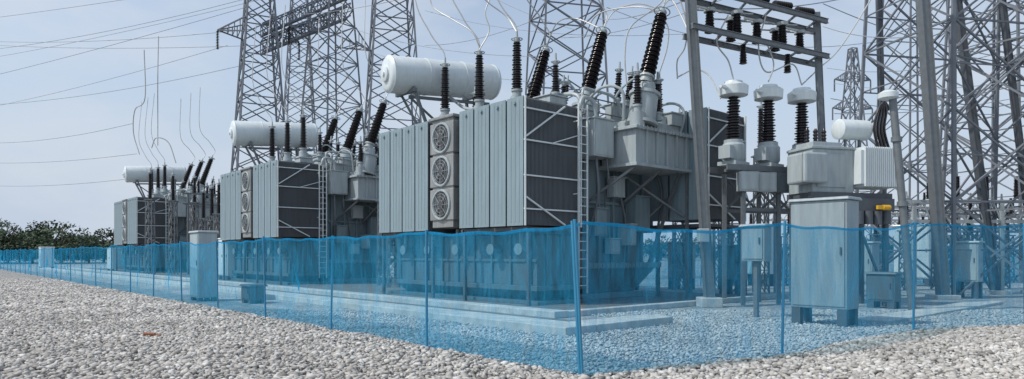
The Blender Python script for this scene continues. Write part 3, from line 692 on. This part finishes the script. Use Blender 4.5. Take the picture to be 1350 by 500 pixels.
# ------------------------------------------------------------------ small auxiliary transformer on stand
def aux():
    b=site(1068,20.2); R=obj("auxiliary_transformer",None,loc=b,rot=(0,0,math.radians(14)),label="pale auxiliary transformer with finned radiator raised on steel stand",category="transformer")
    def part(n,m,mat,s=False,bv=0,parent=R): return obj(n,m.mesh(n,mat,smooth=s),parent=parent,bevel=bv)
    m=MB().box((0,-.1,3.45),(1.45,1.0,4.75)); m.box((-.05,-.15,4.75),(1.5,1.05,4.83)); m.box((.1,0,4.83),(1.1,.8,4.98)); m.box((.15,-.135,3.6),(1.15,-.102,4.6)); part("tank",m,M_LIGHT,bv=.06)
    m=MB().box((-.45,-.35,3.7),(.35,-.153,4.6)).box((-.45,-.33,3.7),(-.06,.5,4.6)); part("terminal_box",m,M_LIGHT,bv=.06)
    m=MB()
    for i in range(18): m.box((1.57+i*.072,-.45,3.62),(1.57+i*.072+.045,.55,4.82))
    m.box((1.45,-.40,3.7),(2.85,.5,4.72)); part("radiator",m,M_WHITE,bv=.01)
    m=MB().lathe((1.1,.2,5.42),(2.2,.2,5.42),[(0,.22),(.05,.31),(1.05,.31),(1.1,.22)],24); part("conservator",m,M_WHITE,True)
    for x in (1.4,1.9): part("bracket",MB().beam((x,.2,4.8),(x,.2,5.2),.06),M_STEEL)
    for i in range(3): part("bushing",MB().lathe((.2+i*.3,.4,4.95),(.2+i*.3,.4,6),[(0,.06)]+[(.05+j*.05,.08 if j%2 else .05) for j in range(9)]+[(.5,.03)],12),M_PORC,True)
    for i in range(4):
        part("cable",MB().tube(smoothpath([(2.3+i*.13,-.15,4.8),(2.15+i*.12,-.15,5.4),(2.28+i*.1,-.15,5.95),(2.5,-.15,6.2+i*.03),(2.75,-.1,6.05)],6),.04,8),M_PORC,True)
    m=MB()
    for x in (.1,1.3,2.6):
        for y in (-.1,.9): m.beam((x,y,0),(x,y,3.35),.13)
        m.beam((x,-.1,3.37),(x,.9,3.37),.12)
    for y in (-.1,.9): m.beam((-.1,y,3.37),(2.8,y,3.37),.12,.16); m.beam((.1,y,.4),(1.3,y,3.2),.06); m.beam((1.3,y,3.2),(2.6,y,.4),.06)
    part("stand",m,M_DSTEEL)
    part("gland_box",MB().box((1.35,-.3,2.9),(2.75,-.16,3.28)),M_DSTEEL)
    for i in range(4): part("cable_gland",MB().cyl((1.5+.33*i,-.25,2.5),(1.5+.33*i,-.25,2.898),.14),M_DSTEEL,True)
    part("warning_lamp",MB().cyl((2.2,-.42,3.0),(2.46,-.42,3.0),.08).box((2.0,-.46,2.94),(2.24,-.38,3.06)).box((2.15,-.4,2.97),(2.3,-.3,3.03)),M_YEL,bv=.01)
aux()
R=obj("surge_arrester_post",None,loc=site(1203,18.6),label="grey steel post topped by round white arrester head",category="post")
tp=Vector((-.55,0,hgt(128,18.6)))
obj("post_shaft",MB().cyl((0,0,0),tp,.10,n=14).mesh("post_shaft",M_STEEL,smooth=True),parent=R)
obj("head",MB().lathe(tp-Vector((.12,0,.08)),tp+Vector((-.16,0,1)),[(0,.14),(.05,.26),(.18,.26),(.26,.12)],20).mesh("head",M_WHITE,smooth=True),parent=R)
for f in (.8,.5): obj("clamp",MB().cyl(tp*f-Vector((0,0,.05)),tp*f+Vector((0,0,.08)),.14).mesh("clamp",M_STEEL),parent=R)

# ------------------------------------------------------------------ switchyard background
def post_ins(base,h,key,label,name,grp,lw=.22):
    R=obj(name,None,loc=base,label=label,category="insulator",group=grp)
    m=MB(); lattice(m,(0,0),lw,lw*.85,0,h,6,.05); m.box((-lw-.06,-lw-.06,h),(lw+.06,lw+.06,h+.06)); obj("pedestal",m.mesh("pedestal",M_STEEL),parent=R)
    b=BM[key]; obj("porcelain",b[0],parent=R,loc=(0,0,h+.06)); obj("terminal_cap",b[1],parent=R,loc=(0,0,h+.06))
    return R
pr=post_ins(site(960,34),2.6,'post',"black post insulator on grey steel pedestal","post_insulator","post insulators on pedestals")
for j,(y0,u0,n) in enumerate(((34,960,12),(40,990,11),(30,1195,4),(46,900,14))):
    for i in range(n):
        if i==0 and j==0: continue
        copy_tree(pr,site(u0,y0)+Vector((1.7*i,.4*i,0)))
for j,(y0,u0,n) in enumerate(((34,960,12),(40,990,11))):
    p=site(u0,y0,4.15); q=p+Vector((1.7*(n-1),.4*(n-1),0))
    obj("busbar",MB().cyl((0,0,0),q-p,.05,n=10).mesh("busbar",M_WIRE,smooth=True),loc=p,label="horizontal aluminium busbar tube on post insulators",category="busbar")
ar=post_ins(yard(9.5,11.5),4.2,'ar',"tall black surge arrester on steel pedestal beside transformers","surge_arrester","surge arresters on pedestals",.25)
for s,t in ((7.5,11.5),(5.5,11.8),(3.2,12.5),(8,14.5),(6,14.5),(4,14.8),(1.5,28.5),(3.5,28.6),(5.5,28.7),(1.5,31.5),(3.5,31.5),(5.5,31.5),(7.5,31.5),(2,34.5),(4,34.5),(6,34.5),(2.5,38),(4.5,38),(6.5,38),(3,42),(5,42),(7,42),(2.4,59),(4,59),(5.6,59)):
    copy_tree(ar,yard(s,t))
ar2=post_ins(yard(10.5,17.5),5.6,'ar',"tall black surge arrester on high lattice pedestal","surge_arrester","surge arresters on high pedestals",.25)
for s,t in ((10.5,20),(10.5,22.5),(12.5,18),(12.5,21),(12.5,24),(9,44.5),(9,47),(9,49.5),(9,52),(11.5,46),(11.5,49),(11.5,52),(8.5,33),(8.5,36),(8.5,39),(-.5,40.5),(1.2,41),(2.9,41.5),(11,-.5),(12.6,-.7),(11.5,2.5),(13.5,2)):
    copy_tree(ar2,yard(s,t))
def frame(base,rz,w,h,label,n=6,mat=None):
    R=obj("support_frame",None,loc=base,rot=(0,0,rz),label=label,category="steel frame")
    m=MB()
    for x in (0,w/2,w): m.beam((x,0,0),(x,0,h),.14)
    for z in (h,h-.8): m.beam((-.4,0,z),(w+.4,0,z),.08,.13)
    for i in range(10): 
        x=w*i/10; m.beam((x,0,h-.8),(x+w/20,0,h),.04); m.beam((x+w/20,0,h),(x+w/10,0,h-.8),.04)
    obj("frame",m.mesh("frame",mat or M_STEEL),parent=R)
    for i in range(n):
        o=obj("insulator",BM['post'][0],parent=R,loc=(w*(i+.5)/n,0,h+.1)); o.scale=(.8,.8,.7)
frame(site(1205,27),0,7,3.7,"pale steel bus support frame with black insulators",6,M_LIGHT)
frame(site(1010,44),0,11,4.6,"pale steel support frame behind current transformers",8,M_LIGHT)
frame(site(1130,50),0,16,4.4,"long pale steel support frame across the switchyard",9,M_LIGHT)
frame(site(1235,36),.1,12,3.6,"steel frame carrying insulators near lattice towers",7)
frame(site(940,27),.3,6,4.2,"pale steel frame with insulators behind current transformers",6,M_LIGHT)
frame(yard(1.5,30),TH,9,5.6,"steel frame with insulators between transformers")
frame(yard(2,40),TH,9,6.2,"high steel frame with insulators between transformers")
frame(yard(8,18),TH,9,7.2,"high steel frame with insulators beside the second transformer")
frame(yard(7,48),TH,9,7.2,"high steel frame with insulators beside the third transformer")
cabinet(site(1150,25),1.0,.7,1.5,.5,"grey mechanism cabinet under the auxiliary transformer",M_LIGHT)
cabinet(site(905,30),1.0,.7,1.6,.5,"small grey cabinet behind the transformer",M_LIGHT)
cabinet(site(1290,24),.8,.6,1.4,.6,"small grey cabinet by the lattice tower",M_LIGHT)
cabinet(site(1180,19.5),.8,.5,.8,.2,"low grey equipment box beside the cabinet",M_TANKD)
cabinet(site(975,26),.9,.6,1.3,.6,"grey mechanism cabinet under the equipment stand",M_CAB)
cabinet(site(1010,33),1.4,.9,2.4,.6,"white switchgear cabinet behind current transformers",M_WHITE)
cabinet(site(1225,33),1.6,.9,2.6,.4,"white switchgear cabinet near lattice towers",M_WHITE)

# ------------------------------------------------------------------ wires
def wire(pts,r,label,mat=M_WIRE,name="overhead_wire",cat="wire",grp=None,n=8):
    pts=[Vector(p) for p in pts]; o=pts[0].copy()
    m=MB().tube([p-o for p in smoothpath(pts,n)],r,6)
    obj(name,m.mesh(name,mat,smooth=True),loc=o,label=label,category=cat,group=grp)
def span(p,q,sag,r,mat=M_DWIRE,label="thin overhead power line hanging across the sky"):
    p=Vector(p);q=Vector(q)
    wire([p.lerp(q,i/6)-Vector((0,0,sag*4*(i/6)*(1-i/6))) for i in range(7)],r,label,mat,grp="overhead power lines",n=3)
for (a,b) in (((-60,52,95),(338,38,62)),((-60,56,95),(338,60,62)),((-60,70,92),(338,-5,62)),((-60,112,90),(330,8,62)),((-60,140,90),(330,84,62)),
              ((-60,186,100),(175,163,70)),((-60,212,100),(180,203,66)),((-60,241,100),(170,236,66)),((-60,84,110),(420,-20,66)),((-60,150,120),(300,60,70)),((-60,30,95),(350,-30,62))):
    span(sp(*a),sp(*b),random.uniform(.2,1.0),.026)
for (a,b,s) in (((372,20,64),(600,-20,48),.5),((465,38,60),(720,75,44),.6),((560,60,60),(720,20,44),.5),((560,14,58),(900,45,40),.8),((800,10,44),(1160,55,40),1.2),((1085,35,30),(1230,45,26),.3),((1085,5,30),(1360,80,30),.4),
              ((740,50,44),(1000,-20,26),.5),((1090,90,40),(1350,60,30),.6),((1100,110,50),(1350,105,36),.5),((790,25,44),(930,-10,20),.3),
              ((460,60,62),(720,110,44),.5),((620,-20,50),(760,40,44),.3),((930,10,22),(1160,-15,26),.3),((1095,130,34),(1360,150,34),.3),((1100,150,34),(1360,125,34),.3)):
    span(sp(*a),sp(*b),s,.02)
T=lambda s,t,z,k=0: yard(s,t+k,z)
jl="pale looping jumper conductor rising from a bushing"
for k in (0,18.25,46.9):
    for t in (3.7,5.9,8.19):
        wire([T(3.05,t,9.75,k),T(3.0,t+.1,10.1,k),T(2.6,t+.5,10.9,k),T(2.2,t+1.0,12.5,k),T(2.5,t+1.2,16,k)],.026,jl,grp="jumper conductors")
    for t in (-.88,1.76,4.78):
        wire([T(5.75,t,10.2,k),T(5.9,t+.1,10.6,k),T(5.5,t+.3,11.3,k),T(4.8,t+.6,12.5,k),T(4.9,t+.8,16,k)],.026,jl,grp="jumper conductors")
for path in ([(893,104,22.9),(893,80,22.9),(903,62,22.6),(905,30,22),(890,-20,22)],
             [(826,112,22.6),(824,70,22.6),(832,35,22.6),(870,5,22.8),(890,-30,23)],
             [(868,100,23.5),(880,60,23.5),(878,30,23.5),(850,10,23.5),(790,18,25),(770,50,26)],
             [(632,62,25),(622,42,25),(595,25,25.5),(570,8,26),(566,-20,26)],
             [(681,42,23.6),(668,22,24),(640,0,24),(625,-25,24)],
             [(632,66,25),(645,40,25),(640,15,25),(655,-20,25)],
             [(795,38,25),(810,15,25),(840,5,24),(870,12,23.5)],
             [(720,62,27),(735,30,26),(760,25,26),(792,38,25)],
             [(873,10,23),(885,0,23),(900,25,22),(915,60,21)],
             [(1057,112,22.5),(1045,85,22.5),(1010,95,22),(1000,60,22),(1010,20,22)],
             [(967,105,21.5),(960,80,21.5),(945,55,21),(960,20,21)],
             [(1057,112,22.5),(1080,90,24),(1110,60,25),(1160,-20,26)],
             [(950,130,21.5),(935,100,22.5),(915,92,22.8),(893,102,22.9)],
             [(1013,108,22),(1020,85,22),(1012,60,22)],
             [(208,192,63),(208,150,63),(208,100,62),(209,48,62)],
             [(184,204,64),(176,175,64),(178,145,63),(191,130,62),(190,66,62)],
             [(232,215,62),(222,188,62),(206,182,62),(200,195,63)]):
    y=path[0][2]; wire([sp(*p) for p in path],.024 if y<40 else .045,"pale looping conductor between switchyard apparatus",grp="jumper conductors")

# ------------------------------------------------------------------ trees
def tree_mesh(seed,h):
    rnd=random.Random(seed)
    tr=MB(); tr.tube([(0,0,0),(.1,0,h*.25),(.0,.1,h*.5)],.16,8)
    cl=MB()
    for i in range(6):
        a=rnd.uniform(0,6.28); e=Vector((math.cos(a)*h*.3,math.sin(a)*h*.3,h*rnd.uniform(.55,.85)))
        tr.beam((0,.05,h*rnd.uniform(.25,.45)),e,.07)
    for i in range(80):
        a=rnd.uniform(0,6.28); rr=math.sqrt(rnd.random())*h*.55; z=h*(.12+.80*rnd.random()*(1-.45*(rr/(h*.55))**2))
        c=Vector((math.cos(a)*rr,math.sin(a)*rr,z)); cr=h*rnd.uniform(.06,.14)
        for j in range(34):
            d=Vector((rnd.gauss(0,1),rnd.gauss(0,1),rnd.gauss(0,.8))).normalized()*cr*rnd.uniform(.5,1.1); p=c+d
            x=Vector((rnd.gauss(0,1),rnd.gauss(0,1),rnd.gauss(0,1))).normalized()*.16; y=x.orthogonal().normalized()*.12
            cl.add([p-x,p-y,p+x,p+y],[(0,1,2,3)])
    return tr.mesh("trunk",M_BARK,smooth=True),cl.mesh("crown",M_LEAF)
TM=[tree_mesh(i,6.0) for i in range(4)]
def tree(p,s,i,label):
    R=obj("tree",None,loc=p,rot=(0,0,random.uniform(0,6)),label=label,category="tree",group="distant trees behind the fence"); R.scale=(s*1.25,s*1.25,s)
    obj("trunk",TM[i%4][0],parent=R); obj("crown",TM[i%4][1],parent=R)
rt=random.Random(3)
i=0; u=-30
while u<240:
    y=118+rt.uniform(-8,14)
    s=1.12+.13*math.sin(i*1.3)+rt.uniform(-.14,.14)
    if u>115: s*=.86
    tree(site(u,y),s,i,"low green bushy tree standing at the yard edge"); u+=rt.uniform(11,21); i+=1
for xx in range(-55,110,9):
    tree(Vector((xx+rt.uniform(-2,2),165+rt.uniform(-5,10),0)),.95+rt.uniform(-.15,.2),i,"distant low tree beyond the substation"); i+=1

# ------------------------------------------------------------------ light, sky, camera
sunv=Vector((-.90,-.30,1.15)).normalized()
w=bpy.data.worlds.new("World"); S.world=w; w.use_nodes=True; nt=w.node_tree; N=nt.nodes; L=nt.links
sky=N.new("ShaderNodeTexSky"); sky.sky_type='NISHITA'; sky.sun_disc=False
sky.sun_elevation=math.asin(sunv.z); sky.sun_rotation=math.atan2(sunv.x,sunv.y)%(2*math.pi)
sky.air_density=1.3; sky.dust_density=1.5; sky.ozone_density=2.5; sky.altitude=20
hs=N.new("ShaderNodeHueSaturation"); hs.inputs['Saturation'].default_value=.8; hs.inputs['Value'].default_value=1.2; L.new(sky.outputs[0],hs.inputs['Color'])
tc=N.new("ShaderNodeTexCoord"); mp=N.new("ShaderNodeMapping"); mp.inputs['Scale'].default_value=(1,1,2.6)
nz=N.new("ShaderNodeTexNoise"); nz.inputs['Scale'].default_value=3.0; nz.inputs['Detail'].default_value=7; nz.inputs['Roughness'].default_value=.55
L.new(tc.outputs['Generated'],mp.inputs[0]); L.new(mp.outputs[0],nz.inputs[0])
mr=N.new("ShaderNodeMapRange"); mr.inputs[1].default_value=.46; mr.inputs[2].default_value=.70; mr.inputs[3].default_value=0; mr.inputs[4].default_value=.75
L.new(nz.outputs[0],mr.inputs[0])
sx=N.new("ShaderNodeSeparateXYZ"); L.new(tc.outputs['Generated'],sx.inputs[0])
hz=N.new("ShaderNodeMapRange"); hz.interpolation_type='SMOOTHSTEP'; hz.inputs[1].default_value=0; hz.inputs[2].default_value=.42; hz.inputs[3].default_value=.95; hz.inputs[4].default_value=.25; L.new(sx.outputs[2],hz.inputs[0])
m0=N.new("ShaderNodeMixRGB"); m0.inputs[2].default_value=(3.9,4.55,5.6,1); L.new(hz.outputs[0],m0.inputs[0]); L.new(hs.outputs[0],m0.inputs[1])
mx=N.new("ShaderNodeMixRGB"); mx.inputs[2].default_value=(5.0,5.35,5.9,1); L.new(mr.outputs[0],mx.inputs[0]); L.new(m0.outputs[0],mx.inputs[1])
bg=N["Background"]; bg.inputs[1].default_value=.137; L.new(mx.outputs[0],bg.inputs[0])
sd=bpy.data.lights.new("sun",'SUN'); sd.energy=2.9; sd.angle=math.radians(1.0); sd.color=(1,.955,.89)
so=bpy.data.objects.new("sun",sd); COL.objects.link(so); so.rotation_euler=(-sunv).to_track_quat('-Z','Y').to_euler()
cd=bpy.data.cameras.new("camera"); cd.sensor_width=36; cd.lens=36*890/1350; cd.shift_y=85/1350; cd.clip_end=5000; cd.clip_start=.1
co=bpy.data.objects.new("camera",cd); COL.objects.link(co); co.location=(0,0,CAMH); co.rotation_euler=(math.pi/2,0,0)
S.camera=co
S.view_settings.view_transform='Standard'; S.view_settings.look='None'; S.view_settings.exposure=0
